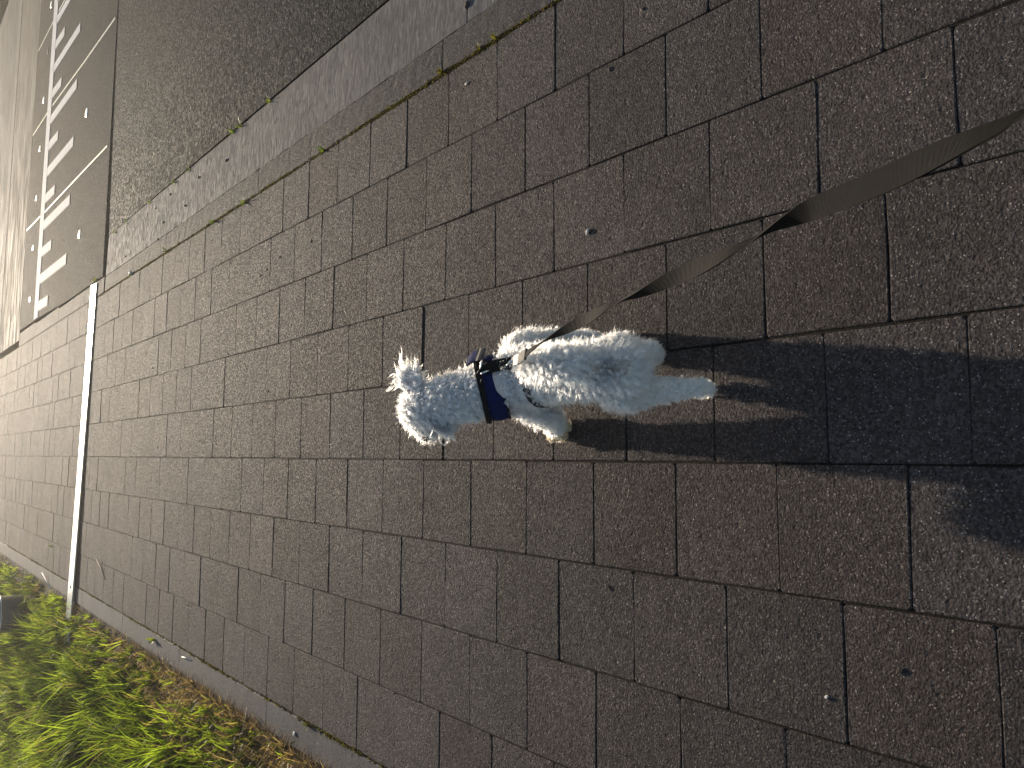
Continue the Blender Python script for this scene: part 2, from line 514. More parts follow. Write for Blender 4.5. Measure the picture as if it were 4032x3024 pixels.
# pale expansion joints running across the table
for i, (pts, lab) in enumerate((
        ([(2.950, 7.96), (3.006, 9.275), (3.085, 11.18)], 'nearest the kerb'), ([(4.225, 7.93), (4.317, 9.238), (4.475, 11.10)], 'middle'), ([(5.52, 7.93), (5.64, 9.6), (5.74, 11.08)], 'far'))):
    jn = empty('expansion_joint', (pts[0][0], pts[0][1], 0), {
        'nearest the kerb': 'thin pale joint line across the road table, the one closest to the sloping kerb',
        'middle': 'thin pale joint line across the road table, the middle one of three',
        'far': 'thin pale joint line across the road table, the one farthest from the kerb'}[lab], 'joint line', 'pale joint lines across the road table')
    segs = [pts, [(pts[-1][0] + 0.022, pts[-1][1] + 0.32), (pts[-1][0] + 0.07, 12.55)]]
    for sg in segs:
        V, F = [], []
        for x, y in sg:
            for dx, z in ((-0.011, 0.0), (-0.011, 0.006), (0.011, 0.006), (0.011, 0.0)):
                V.append((x + dx - pts[0][0], y - pts[0][1], z))
        for k in range(len(sg) - 1):
            for j in range(3):
                F.append((k * 4 + j, k * 4 + j + 1, k * 4 + j + 5, k * 4 + j + 4))
        F.append((0, 3, 2, 1)); F.append((len(V) - 4, len(V) - 3, len(V) - 2, len(V) - 1))
        obj('joint_profile', mesh_data('joint_profile', V, F, [M['seal']]), jn)

# oval studs
def stud(x, y, mat, label, group, lx=0.042, ly=0.06):
    V, F = [], []
    n = 14
    for rr, z in ((1.0, 0.0), (0.92, 0.004), (0.6, 0.006)):
        for k in range(n):
            a = 2 * math.pi * k / n
            V.append((lx * rr * math.cos(a), ly * rr * math.sin(a), z))
    for j in range(2):
        for k in range(n):
            F.append((j * n + k, j * n + (k + 1) % n, (j + 1) * n + (k + 1) % n, (j + 1) * n + k))
    F.append(tuple(range(2 * n, 3 * n)))
    return obj('road_stud', mesh_data('road_stud', V, F, [mat], True), None, (x, y, 0.001), label=label, cat='road stud', group=group)


ordw = ['first', 'second', 'third', 'fourth', 'fifth', 'sixth']
for i, (x, y) in enumerate(((2.07, 11.913), (2.778, 11.927), (3.465, 11.913), (4.148, 11.891), (4.820, 11.845), (6.14, 11.735))):
    stud(x, y, M['stud'], 'pale oval stud behind the comb marking, %s in the row counted from the kerb' % ordw[i], 'oval studs in the road table')
stud(5.473, 11.763, M['stud_dark'], 'dark oval stud socket in the row of pale studs behind the comb marking', 'oval studs in the road table')
stud(2.319, 9.005, M['stud'], 'pale oval stud in front of the comb marking, close to the kerb', 'oval studs in the road table', 0.05, 0.06)
stud(3.65, 9.012, M['stud'], 'pale oval stud in front of the comb marking, beyond the first joint line', 'oval studs in the road table', 0.05, 0.06)

# aluminium strip lying across the pavement
bx0, bx1 = 1.632, -2.05
mb = empty('metal_strip', (0, 8.2, 0), 'long shiny aluminium strip lying across the pavement, its end hidden in the grass', 'metal strip')
V, F = [], []
ns = 24
def nearf(x): return 8.075 + (1.63 - x) * 0.056
for k in range(ns + 1):
    x = bx0 + (bx1 - bx0) * k / ns
    t = k / ns
    z1 = 0.010 + 0.024 * t ** 1.3
    z0 = z1 - 0.009 - 0.004 * t
    y0 = nearf(x) - 0.01; y1 = y0 + 0.205
    sl = 0.01 if k == 0 else 0
    V += [(x + 0, y0 - 8.2, z0), (x + 0, y0 - 8.2, z1 - 0.0015), (x, y0 + 0.002 - 8.2, z1), (x + sl, y1 - 0.002 - 8.2, z1), (x + sl, y1 - 8.2, z1 - 0.0015), (x + sl, y1 - 8.2, z0)]
for k in range(ns):
    for i in range(6):
        j = (i + 1) % 6
        F.append((k * 6 + i, k * 6 + j, (k + 1) * 6 + j, (k + 1) * 6 + i))
F.append((5, 4, 3, 2, 1, 0)); F.append(tuple(range(ns * 6, ns * 6 + 6)))
obj('flat_bar', mesh_data('flat_bar', V, F, [M['alu']]), mb)
for hx in (-1.23, 1.38):
    V, F = [], []
    zz = 0.010 + 0.024 * ((bx0 - hx) / (bx0 - bx1)) ** 1.3
    for r_, z in ((0.013, zz - 0.001), (0.013, zz + 0.002), (0.008, zz + 0.004)):
        for k in range(10):
            a = 2 * math.pi * k / 10
            V.append((hx + r_ * math.cos(a), nearf(hx) + 0.09 - 8.2 + r_ * math.sin(a), z))
    for j in range(2):
        for k in range(10):
            F.append((j * 10 + k, j * 10 + (k + 1) % 10, (j + 1) * 10 + (k + 1) % 10, (j + 1) * 10 + k))
    F.append(tuple(range(20, 30)))
    obj('screw_head', mesh_data('screw_head', V, F, [M['inlay']], True), mb)

# thin haze, added for a glow towards the low sun like lens glare
HV = [(x, y, z) for z in (-1.4, 1.95) for x, y in ((-170, -170), (170, -170), (170, 250), (-170, 250))]
hz = bpy.data.materials.new('added_glare_haze'); hz.use_nodes = True
hz.node_tree.nodes.remove(hz.node_tree.nodes['Principled BSDF'])
pvn = hz.node_tree.nodes.new('ShaderNodeVolumePrincipled')
pvn.inputs['Color'].default_value = (0.95, 0.95, 0.95, 1)
pvn.inputs['Density'].default_value = 0.0038
pvn.inputs['Anisotropy'].default_value = 0.88
hz.node_tree.links.new(pvn.outputs[0], hz.node_tree.nodes['Material Output'].inputs['Volume'])
obj('added_glare_haze', mesh_data('added_glare_haze', HV, [(3, 2, 1, 0), (4, 5, 6, 7), (0, 1, 5, 4), (1, 2, 6, 5), (2, 3, 7, 6), (3, 0, 4, 7)], [hz]), kind='stuff')

# ------------------------------------------------------------------ bollard in the grass
PBX, PBY = -1.86, 10.93
bo = empty('bollard', (PBX, PBY, 0), 'dark grey bollard standing in a wider black sleeve in the grass', 'bollard')


def lathe(prof, n=40):
    V, F = [], []
    for r_, z in prof:
        for k in range(n):
            a = 2 * math.pi * k / n
            V.append((r_ * math.cos(a), r_ * math.sin(a), z))
    for j in range(len(prof) - 1):
        for k in range(n):
            F.append((j * n + k, j * n + (k + 1) % n, (j + 1) * n + (k + 1) % n, (j + 1) * n + k))
    return V, F


V, F = lathe([(0.21, -0.1), (0.21, 0.235), (0.208, 0.24), (0.196, 0.24), (0.193, 0.235), (0.193, 0.0)])
sl = obj('sleeve', mesh_data('sleeve', V, F, [M['sleeve']], True), bo)
V, F = lathe([(0.210, 0.2402), (0.212, 0.245), (0.206, 0.249), (0.194, 0.249), (0.189, 0.244), (0.191, 0.2402)])
obj('rim', mesh_data('rim', V, F, [M['chrome']], True), sl)
V, F = lathe([(0.155, -0.1), (0.155, 0.55), (0.10, 0.58), (0.0, 0.58)])
for v in range(len(V)): V[v] = (V[v][0] + 0.03, V[v][1] + 0.02, V[v][2])
po = obj('post', mesh_data('post', V, F, [M['pole']], True), bo)
V, F = lathe([(0.158, 0.50), (0.235, 0.56), (0.24, 0.60), (0.24, 0.98), (0.22, 1.02), (0.0, 1.04)])  # wider unseen top, invented to broaden the shadow band on the grass
for v in range(len(V)): V[v] = (V[v][0] + 0.03, V[v][1] + 0.02, V[v][2])
obj('head', mesh_data('head', V, F, [M['pole']], True), bo)
V, F = lathe([(0.156, 0.40), (0.1595, 0.405), (0.1595, 0.46), (0.156, 0.465)])
for v in range(len(V)): V[v] = (V[v][0] + 0.03, V[v][1] + 0.02, V[v][2])
obj('band', mesh_data('band', V, F, [M['chrome']], True), po)

# ------------------------------------------------------------------ verge
def hgt(x, y):
    s = np.clip((-1.40 - x) / 0.5, 0, 1)
    return s * (0.035 + 0.03 * np.sin(x * 2.3 + 1.0) * np.sin(y * 1.7 + 0.5) + 0.025 * np.sin(x * 5.1 + y * 3.3)) - 0.012


gx = np.linspace(-7.0, -1.366, 48); gy = np.linspace(-1.0, 20.0, 120)
XX, YY = np.meshgrid(gx, gy)
ZZ = hgt(XX, YY)
V = np.stack([XX.ravel(), YY.ravel(), ZZ.ravel()], 1)
ii = np.arange(119)[:, None] * 48 + np.arange(47)[None, :]
Q = np.stack([ii, ii + 1, ii + 49, ii + 48], -1).reshape(-1, 4)
obj('verge', fast_mesh('verge', V, Q, M['soil'], True), kind='structure')


def blades(name, mat, px, py, length, width, col, lean, leandir, curl, label=None, dry=False):
    """many tapering, bending blades; every array has one entry per blade"""
    n = len(px)
    pz = hgt(px, py)
    ts = np.array([0.0, 0.35, 0.7, 1.0])
    wid = np.array([0.8, 1.0, 0.65, 0.05])
    yaw = rng.uniform(0, 2 * np.pi, n)
    ld = np.stack([np.cos(leandir), np.sin(leandir)], 1)
    sd = np.stack([np.cos(yaw), np.sin(yaw)], 1)
    V = np.zeros((n, 4, 2, 3), np.float32)
    for j, t in enumerate(ts):
        ang = lean + curl * t
        hor = length * t * np.sin(ang * 0.75); ver = length * t * np.cos(ang * 0.75)
        for s in (0, 1):
            o = (s - 0.5) * width * wid[j]
            V[:, j, s, 0] = px + ld[:, 0] * hor + sd[:, 0] * o
            V[:, j, s, 1] = py + ld[:, 1] * hor + sd[:, 1] * o
            V[:, j, s, 2] = np.maximum(pz + ver, 0.004 + 0.004 * t)
    idx = np.arange(n)[:, None] * 8
    q = []
    for j in range(3):
        q.append(np.stack([idx[:, 0] + j * 2, idx[:, 0] + j * 2 + 1, idx[:, 0] + j * 2 + 3, idx[:, 0] + j * 2 + 2], 1))
    Q = np.concatenate(q, 0)
    c = np.repeat(col[:, None, :], 8, 1).reshape(-1, 3)
    me = fast_mesh(name, V.reshape(-1, 3), Q, mat, True, c)
    return obj(name, me, kind='stuff')


def verge_points(n):
    y = rng.uniform(2.2, 14.5, n)
    lim = np.minimum(0.285 * (y - 2.6) + 1.0, 4.2)
    x = -1.37 - rng.uniform(0, 1, n) * np.maximum(lim, 0.5)
    return x, y


# clump centres give the tufted look
nc = 2000
cx_, cy_ = verge_points(nc)
ch = rng.lognormal(0, 0.35, nc); cl = rng.normal(0.16, 0.22, nc); cd = rng.normal(-1.15, 0.9, nc); cc = rng.uniform(0, 1, nc)
kd = kdtree.KDTree(nc)
for i in range(nc): kd.insert((cx_[i], cy_[i], 0), i)
kd.balance()


def clumped(n):
    x, y = verge_points(n)
    ci = np.array([kd.find((x[i], y[i], 0))[1] for i in range(n)])
    pull = rng.uniform(0.1, 0.75, n)
    return x + (cx_[ci] - x) * pull, y + (cy_[ci] - y) * pull, ci


n = 58000
x, y, ci = clumped(n)
dist_ = -1.37 - x
wband = 0.16 + 0.42 * np.exp(-((y - 4.4) / 1.5) ** 2)
edge = np.clip(dist_ / 0.55, 0, 1)                # short dry growth near the edging, tall grass beyond
dryp = np.clip(1.5 - dist_ / wband, 0, 1) * np.clip(0.55 + 0.6 * np.sin(x * 9 + y * 4.1), 0.55, 1)
isdry = rng.uniform(0, 1, n) < np.maximum(dryp * 0.93, 0.12)
low = np.where((np.abs(x + 1.86) < 0.3) & (y > 9.9) & (y < 11.1), 0.35, 1.0)
ln = (0.07 + 0.085 * edge) * low * ch[ci] * rng.uniform(0.6, 1.3, n)
tone = np.clip(cc[ci] + rng.normal(0, 0.25, n), 0, 1)[:, None]
colg = (1 - tone) * np.array([0.036, 0.055, 0.012]) + tone ** 1.7 * np.array([0.27, 0.335, 0.045])
yel = rng.uniform(0, 1, n) < 0.10
colg[yel] = np.array([0.24, 0.20, 0.075])
cold = np.stack([rng.uniform(0.12, 0.46, n)] * 3, 1) * np.array([1.0, 0.71, 0.42])
g = ~isdry
blades('grass', M['grass'], x[g], y[g], ln[g] * 1.05, rng.uniform(0.006, 0.012, g.sum()), colg[g],
       np.abs(cl[ci][g] + rng.normal(0, 0.25, g.sum())), cd[ci][g] + rng.normal(0, 0.5, g.sum()), rng.uniform(0.1, 0.8, g.sum()))
n2 = 15000
x2 = -1.372 - np.abs(rng.normal(0, 0.20, n2)); y2 = rng.normal(4.3, 1.15, n2)
x = np.concatenate([x, x2]); y = np.concatenate([y, y2]); isdry = np.concatenate([isdry, np.ones(n2, bool)])
ln = np.concatenate([ln, rng.uniform(0.05, 0.12, n2)]); cold = np.concatenate([cold, np.stack([rng.uniform(0.12, 0.42, n2)] * 3, 1) * np.array([1.0, 0.68, 0.40])])
d = isdry
blades('dry_grass', M['dry'], x[d], y[d], ln[d] * 0.95, rng.uniform(0.004, 0.008, d.sum()), cold[d],
       np.abs(rng.normal(0.8, 0.5, d.sum())), rng.uniform(-np.pi, np.pi, d.sum()), rng.uniform(0.4, 2.2, d.sum()))
# a low thatch hides the soil
n = 30000
x, y, ci = clumped(n)
blades('thatch', M['dry'], x, y, rng.uniform(0.03, 0.07, n), rng.uniform(0.004, 0.007, n),
       np.stack([rng.uniform(0.015, 0.07, n)] * 3, 1) * np.array([1.0, 0.8, 0.38]), np.abs(rng.normal(1.1, 0.4, n)), rng.uniform(-np.pi, np.pi, n), rng.uniform(0, 1.0, n))


# moss and crumbs along the joints
def moss(name, pts, spread, colour, size, zoff=-0.006):
    V, F, K = [], [], []
    for x, y in pts:
        x += random.gauss(0, spread[0]); y += random.gauss(0, spread[1])
        r_ = size * random.uniform(0.5, 1.5)
        c = colour[random.randrange(len(colour))]
        for _ in range(3):
            a = random.uniform(0, 6.28); b = len(V)
            dx, dy = r_ * math.cos(a), r_ * math.sin(a)
            ox, oy = random.gauss(0, r_ * 0.6), random.gauss(0, r_ * 0.6)
            V += [(x + ox - dy * 0.45, y + oy + dx * 0.45, zoff), (x + ox + dy * 0.45, y + oy - dx * 0.45, zoff), (x + ox + dx * 0.7, y + oy + dy * 0.7, zoff + r_ * random.uniform(0.8, 1.5))]
            F.append((b, b + 1, b + 2)); K += [c] * 3
    return obj(name, fast_mesh(name, V, F, M['weed'], False, np.array(K, np.float32)), kind='stuff')


mc = [(0.10, 0.085, 0.02), (0.07, 0.075, 0.02), (0.13, 0.09, 0.03), (0.05, 0.035, 0.02), (0.03, 0.022, 0.014)]
pts = []
for k in range(4200):
    y = random.uniform(1.2, 8.0)
    dens = 0.35 + 0.65 * max(0, math.sin(y * 5.1) * math.sin(y * 1.9 + 1)) + (0.5 if y < 2.9 else 0)
    if random.random() < dens: pts.append((1.496, y))
moss('kerb_moss', pts, (0.004, 0.01), mc, 0.006)
pts = []
for k in range(4200):
    y = random.uniform(2.4, 12.5)
    dens = 0.25 + (0.75 if y < 4.9 else 0.3) * max(0, math.sin(y * 4.3 + 0.6)) ** 2
    if random.random() < dens: pts.append((PX0 - 0.003, y))
moss('edging_moss', pts, (0.004, 0.01), mc, 0.0065)
pts = [(2.046, random.uniform(2.2, 7.7)) for k in range(900)]
moss('gutter_grit', pts, (0.012, 0.02), [(0.02, 0.018, 0.015), (0.04, 0.034, 0.028), (0.09, 0.08, 0.06)], 0.006, -0.042)


ORD = ['first', 'second', 'third', 'fourth', 'fifth', 'sixth', 'seventh', 'eighth', 'ninth', 'tenth']
# small weeds
def weed(name, x, y, z, nl, ln, label, group, cols=((0.10, 0.15, 0.02), (0.17, 0.19, 0.03)), wd=0.007):
    V, F, K = [], [], []
    for _ in range(nl):
        a = random.uniform(0, 6.28); L = ln * random.uniform(0.6, 1.2); bend = random.uniform(0.2, 0.9)
        b = len(V)
        c = cols[0] if random.random() < 0.5 else cols[1]
        for t, ww in ((0, 0.5), (0.4, 1.0), (0.75, 0.8), (1.0, 0.05)):
            h = L * t * math.cos(bend * t); q = L * t * math.sin(bend * t + 0.25)
            for s in (-1, 1):
                V.append((q * math.cos(a) - s * ww * wd * 0.5 * math.sin(a), q * math.sin(a) + s * ww * wd * 0.5 * math.cos(a), h))
        for j in range(3): F.append((b + 2 * j, b + 2 * j + 1, b + 2 * j + 3, b + 2 * j + 2))
        K += [c] * 8
    return obj(name, fast_mesh(name, V, F, M['weed'], True, np.array(K, np.float32)), None, (x, y, z), label=label, cat='weed', group=group)


def px(x, y, z=0.0):
    p = ground_point(x, y, z); return p.x, p.y


for wi, q in enumerate(((1688, 632), (1510, 788), (1462, 822), (1188, 1056), (1095, 1133), (945, 1260), (803, 1380), (735, 1445))):
    x, y = px(q[0] * .633, q[1] * .633, -0.036)
    weed('weed_tuft', x, y, -0.042, 9, 0.055, 'green weed tuft at the edge of the dark asphalt, %s counted from metal strip' % ORD[7 - wi], 'weed tufts along the asphalt edge')
for wi, q in enumerate(((1036, 1560), (1335, 1378), (1525, 1262), (2015, 938))):
    x, y = px(q[0] * .633, q[1] * .633)
    weed('weed_tuft', x, y, -0.01, 12, 0.045, 'low weed tuft in the joint between pavers and kerb, %s counted from the metal strip' % ORD[wi], 'weed tufts in the kerb joint')
for wi, q in enumerate(((535, 445), (770, 305), (875, 240))):
    x, y = px(1400 + q[0] * .633, q[1] * .633)
    weed('weed_tuft', x, y, -0.01, 14, 0.03, 'low weed tuft in the joint between pavers and kerb, %s counted from the metal strip' % ORD[4 + wi], 'weed tufts in the kerb joint', ((0.13, 0.10, 0.02), (0.12, 0.12, 0.03)))
x, y = px(608, 2518); weed('sprout', x, y, -0.01, 7, 0.06, 'bright green sprout growing in the joint beside the edging block', 'sprouts in the edging joint', ((0.2, 0.24, 0.03), (0.24, 0.26, 0.03)), 0.016)
x, y = px(1215, 2857); weed('sprout', x, y, -0.01, 16, 0.035, 'spreading dull green weed in the joint between pavers and edging', 'sprouts in the edging joint', ((0.08, 0.10, 0.03), (0.12, 0.12, 0.04)))
x, y = px(205, 2150); weed('sprout', x, y, -0.01, 8, 0.05, 'tiny green sprout between pavers beyond the metal strip', 'sprouts in the edging joint')
x, y = px(382, 1100); weed('sprout', x, y, -0.01, 9, 0.06, 'green sprout at the kerb beside the end of the metal strip', 'sprouts in the edging joint', ((0.2, 0.22, 0.03), (0.14, 0.17, 0.03)))
x, y = px(515, 1083); weed('sprout', x, y, -0.01, 9, 0.05, 'green sprout with a white pebble in the kerb joint', 'sprouts in the edging joint')


# ------------------------------------------------------------------ litter
def pebble(name, p, size, mat, label, cat, group, flat=0.5, yaw=None):
    r = random.Random(label + str(p))
    V, F = [], []
    n = 7
    for rr, z in ((0.75, 0.0), (1.0, 0.45), (0.6, 0.95)):
        for k in range(n):
            a = 2 * math.pi * k / n
            q = rr * r.uniform(0.75, 1.15)
            V.append((size[0] * q * math.cos(a), size[1] * q * math.sin(a), z * size[2]))
    for j in range(2):
        for k in range(n):
            F.append((j * n + k, j * n + (k + 1) % n, (j + 1) * n + (k + 1) % n, (j + 1) * n + k))
    F.append(tuple(range(2 * n, 3 * n)))
    o = obj(name, mesh_data(name, V, F, [mat]), None, p, label=label, cat=cat, group=group)
    o.rotation_euler.z = r.uniform(0, 3.1) if yaw is None else yaw
    return o


for q, sz, mt, nm, lab in (
        ((2315, 913), (0.011, 0.005, 0.008), 'debris_pale', 'cigarette_butt', 'stubby white cigarette butt on the pavers beyond the leash'),
        ((1837, 329), (0.008, 0.006, 0.004), 'debris_pale', 'stone_chip', 'pale stone chip on the paver beside the mossy kerb joint'),
        ((1161, 2889), (0.012, 0.010, 0.009), 'debris_pale', 'stone_chip', 'white stone chip on the edging block near the dry grass'),
        ((518, 1076), (0.025, 0.018, 0.022), 'debris_pale', 'pebble', 'round white pebble in the kerb joint near the metal strip'),
        ((983, 478), (0.016, 0.008, 0.006), 'debris_pale', 'stone_chip', 'pale chip lying at the edge of the dark asphalt'),
        ((3256, 2744), (0.006, 0.004, 0.006), 'debris_pale', 'stone_chip', 'tiny white chip on a large near paver below the grass side')):
    x, y = px(*q)
    pebble(nm, (x, y, 0.0 if nm != 'stone_chip' or q[0] != 983 else -0.05), sz, M[mt], lab, 'litter', 'pale bits on the ground')
for wi, q in enumerate(((678, 1641), (790, 1598), (995, 1491), (1025, 1386), (922, 1331), (970, 1297), (1160, 1282), (1060, 1210), (1240, 1105), (1412, 998))):
    x, y = px(q[0] * .633, q[1] * .633, -0.02)
    pebble('crumb', (x, y, -0.009 - 0.05 * max(0, x - 1.68)), (0.011, 0.009, 0.012), M['debris_dark'], 'small dark crumb on the smooth sloping kerb, %s counted from the metal strip' % ORD[wi], 'crumb', 'dark crumbs on the sloping kerb')
for q, lab in (((2400, 275), 'beyond the upper bend of the leash, near the kerb'), ((2530, 39), 'at the kerb side, close to the picture edge'), ((896, 1392), 'ahead of the dog, halfway to the metal strip'),
               ((601, 1449), 'just this side of the bright end of the metal strip'), ((1049, 1540), 'ahead of the dog, near its ear'), ((620, 1763), 'near the middle of the metal strip'),
               ((1024, 1085), 'of a pair near the kerb ahead of the dog, nearer the kerb'), ((1049, 1062), 'one of a pair near the kerb ahead of the dog, farther along'), ((1100, 1012), 'near the weeds of the kerb joint'),
               ((976, 835), 'beside the kerb joint, on the outermost paver row'), ((1225, 950), 'in the second paver row from the kerb'), ((3540, 2640), 'on a large near paver on the grass side'),
               ((2390, 2310), 'on the pavers left of the dog'), ((740, 2380), 'near the edging, this side of the metal strip')):
    x, y = px(*q)
    pebble('leaf_scrap', (x, y, 0.001), (0.010, 0.0045, 0.004), M['debris_dark'], 'leaf scrap ' + lab, 'leaf scrap', 'leaf scraps on the pavers')
x, y = px(1846, 25, -0.02)
pebble('pebble', (x, y, -0.015), (0.018, 0.012, 0.015), M['debris_dark'], 'dark pebble lying in the gap across the sloping kerb', 'pebble', 'dark pebbles')


def tube(name, pts, r0, r1, mat, parent=None, n=6, **kw):
    V, F = [], []
    P = [Vector(p) for p in pts]
    for i, p in enumerate(P):
        t = (P[min(i + 1, len(P) - 1)] - P[max(i - 1, 0)]).normalized()
        a = t.cross(Vector((0.3, 0.2, 1))).normalized(); b = t.cross(a)
        r_ = r0 + (r1 - r0) * i / (len(P) - 1)
        for k in range(n):
            an = 2 * math.pi * k / n
            V.append(p + (a * math.cos(an) + b * math.sin(an)) * r_)
    for i in range(len(P) - 1):
        for k in range(n):
            F.append((i * n + k, i * n + (k + 1) % n, (i + 1) * n + (k + 1) % n, (i + 1) * n + k))
    F.append(tuple(range(n))[::-1]); F.append(tuple(range(len(V) - n, len(V))))
    return obj(name, mesh_data(name, V, F, [mat], True), parent, **kw)


a = px(392, 2203); b = px(404, 2243); c = px(416, 2282)
tube('dry_stalk', [(a[0], a[1], 0.02), (b[0], b[1], 0.006), (c[0], c[1], 0.004)], 0.006, 0.002, M['stalk'], label='dry bent stalk lying on the pavers near the metal strip', cat='stalk')
a = px(178, 2254); b = px(190, 2290); c = px(198, 2316)
tube('dry_stalk', [(a[0], a[1], 0.03), (b[0], b[1], 0.012), (c[0], c[1], 0.0)], 0.006, 0.004, M['debris_pale'], label='pale curved stalk reaching over the edging beyond the metal strip', cat='stalk')
a = px(720, 2586); b = px(735, 2588); c = px(752, 2598)
tube('dry_stalk', [(a[0], a[1], 0.004), (b[0], b[1], 0.012), (c[0], c[1], 0.004)], 0.005, 0.003, M['debris_pale'], label='short curled pale stalk at the edging joint', cat='stalk')
a = px(985, 2815); b = px(1010, 2828); c = px(950, 2890)
tube('dry_stalk', [(c[0], c[1], 0.02), (b[0] - 0.06, b[1], 0.07), (b[0], b[1], 0.06), (a[0] + 0.04, a[1], 0.02)], 0.003, 0.002, M['stalk'], label='dry seed stalk leaning over the edging from the brown grass', cat='stalk')

# ------------------------------------------------------------------ dog
DO = Vector((0.22, 1.45, 0.0))
dog = empty('dog', DO, 'white curly haired dog in a navy harness walking away with its head turned left', 'dog')


def capsule(p0, r0, p1, r1, n=16, k=9):
    """two spheres and the cone between them, as separate closed shells for the remesher"""
    out = []
    p0, p1 = Vector(p0), Vector(p1)
    steps = max(2, int((p1 - p0).length / (0.35 * min(r0, r1))) + 1)
    for i in range(steps + 1):
        t = i / steps
        out.append((p0.lerp(p1, t), r0 + (r1 - r0) * t))
    return out


balls = []
def limb(*nodes):
    for a, b in zip(nodes[:-1], nodes[1:]):
        balls.extend(capsule(a[0], a[1], b[0], b[1]))


limb(((.207, 1.200, .300), .050), ((.211, 1.28, .308), .060), ((.215, 1.44, .304), .063), ((.220, 1.57, .288), .077), ((.210, 1.645, .288), .072))     # trunk
limb(((.213, 1.58, .315), .068), ((.188, 1.665, .345), .064), ((.172, 1.73, .362), .062), ((.163, 1.80, .385), .060))                              # neck
limb(((.150, 1.862, .402), .060), ((.142, 1.892, .407), .058))                                                                               # skull
limb(((.126, 1.903, .393), .045), ((.098, 1.910, .378), .036), ((.086, 1.912, .370), .030))                                                       # muzzle
limb(((.172, 1.625, .25), .050), ((.138, 1.62, .175), .040), ((.108, 1.66, .10), .030), ((.092, 1.70, .045), .026), ((.084, 1.725, .023), .023))      # left fore, forward
limb(((.290, 1.625, .25), .052), ((.318, 1.60, .175), .040), ((.335, 1.56, .09), .029), ((.340, 1.55, .035), .025), ((.341, 1.572, .022), .022))     # right fore, back
limb(((.170, 1.255, .265), .046), ((.166, 1.275, .190), .038), ((.172, 1.225, .115), .026), ((.178, 1.165, .060), .019), ((.176, 1.170, .022), .019))     # left hind, pushing off
limb(((.246, 1.255, .26), .046), ((.258, 1.33, .18), .040), ((.270, 1.285, .11), .030), ((.276, 1.33, .05), .022), ((.278, 1.36, .022), .021))      # right hind, swinging forward
limb(((.208, 1.245, .350), .026), ((.216, 1.268, .390), .030), ((.226, 1.33, .402), .033), ((.228, 1.40, .392), .031), ((.224, 1.45, .375), .025))      # tail curled over the rump

# union of the balls through a signed field, turned into one skin by a voxel remesh
import bmesh
bm = bmesh.new()
for p, r_ in balls:
    bmesh.ops.create_icosphere(bm, subdivisions=2, radius=r_, matrix=Matrix.Translation(p - DO))
me = bpy.data.meshes.new('dog_union'); bm.to_mesh(me); bm.free()
tmp = bpy.data.objects.new('dog_union', me); C.objects.link(tmp)
md = tmp.modifiers.new('r', 'REMESH'); md.mode = 'VOXEL'; md.voxel_size = 0.008
ms = tmp.modifiers.new('s', 'SMOOTH'); ms.factor = 0.5; ms.iterations = 8
dg = bpy.context.evaluated_depsgraph_get()
body_me = bpy.data.meshes.new_from_object(tmp.evaluated_get(dg))
bpy.data.objects.remove(tmp)
body_me.name = 'body'
body_me.materials.clear(); body_me.materials.append(M['skin'])
body_me.polygons.foreach_set('use_smooth', [True] * len(body_me.polygons))
body = obj('body', body_me, dog)

# ears: soft leaf-shaped flaps
def flap(pts, wid, side, thick=0.008):
    V, F = [], []
    P = [Vector(p) - DO for p in pts]; side = Vector(side).normalized()
    for i, p in enumerate(P):
        t = (P[min(i + 1, len(P) - 1)] - P[max(i - 1, 0)]).normalized()
        nrm = t.cross(side).normalized()
        for s in (-1, -0.5, 0, 0.5, 1):
            V.append(p + side * wid[i] * s + nrm * thick * 0.5 * (1 - 0.6 * s * s) + nrm * 0.25 * wid[i] * s * s)
        for s in (1, 0.5, 0, -0.5, -1):
            V.append(p + side * wid[i] * s - nrm * thick * 0.5 * (1 - 0.6 * s * s) + nrm * 0.25 * wid[i] * s * s)
    m_ = 10
    for i in range(len(P) - 1):
        for k in range(m_):
            F.append((i * m_ + k, i * m_ + (k + 1) % m_, (i + 1) * m_ + (k + 1) % m_, (i + 1) * m_ + k))
    F.append(tuple(range(m_))[::-1]); F.append(tuple(range(len(V) - m_, len(V))))
    return V, F


V, F = flap([(.186, 1.868, .440), (.214, 1.876, .448), (.238, 1.890, .444), (.254, 1.906, .432)], [.030, .038, .032, .016], (0, 0.85, 0.35))
ear_r = obj('ear', mesh_data('ear', V, F, [M['ear_in']], True), dog)
V, F = flap([(.116, 1.842, .436), (.098, 1.830, .420), (.088, 1.820, .396), (.084, 1.815, .370)], [.024, .034, .034, .020], (0.75, 0.62, 0.1))
ear_l = obj('ear', mesh_data('ear', V, F, [M['ear_in']], True), dog)
# nose and eye on the side away from the camera's back view
bm = bmesh.new(); bmesh.ops.create_icosphere(bm, subdivisions=2, radius=0.014, matrix=Matrix.Translation(Vector((.060, 1.914, .374)) - DO))
nm = bpy.data.meshes.new('nose'); bm.to_mesh(nm); bm.free(); nm.materials.append(M['nose']); obj('nose', nm, dog)
for e in ((.104, 1.938, .412), (.106, 1.874, .414)):
    bm = bmesh.new(); bmesh.ops.create_icosphere(bm, subdivisions=2, radius=0.010, matrix=Matrix.Translation(Vector(e) - DO))
    nm = bpy.data.meshes.new('eye'); bm.to_mesh(nm); bm.free(); nm.materials.append(M['nose']); obj('eye', nm, dog)


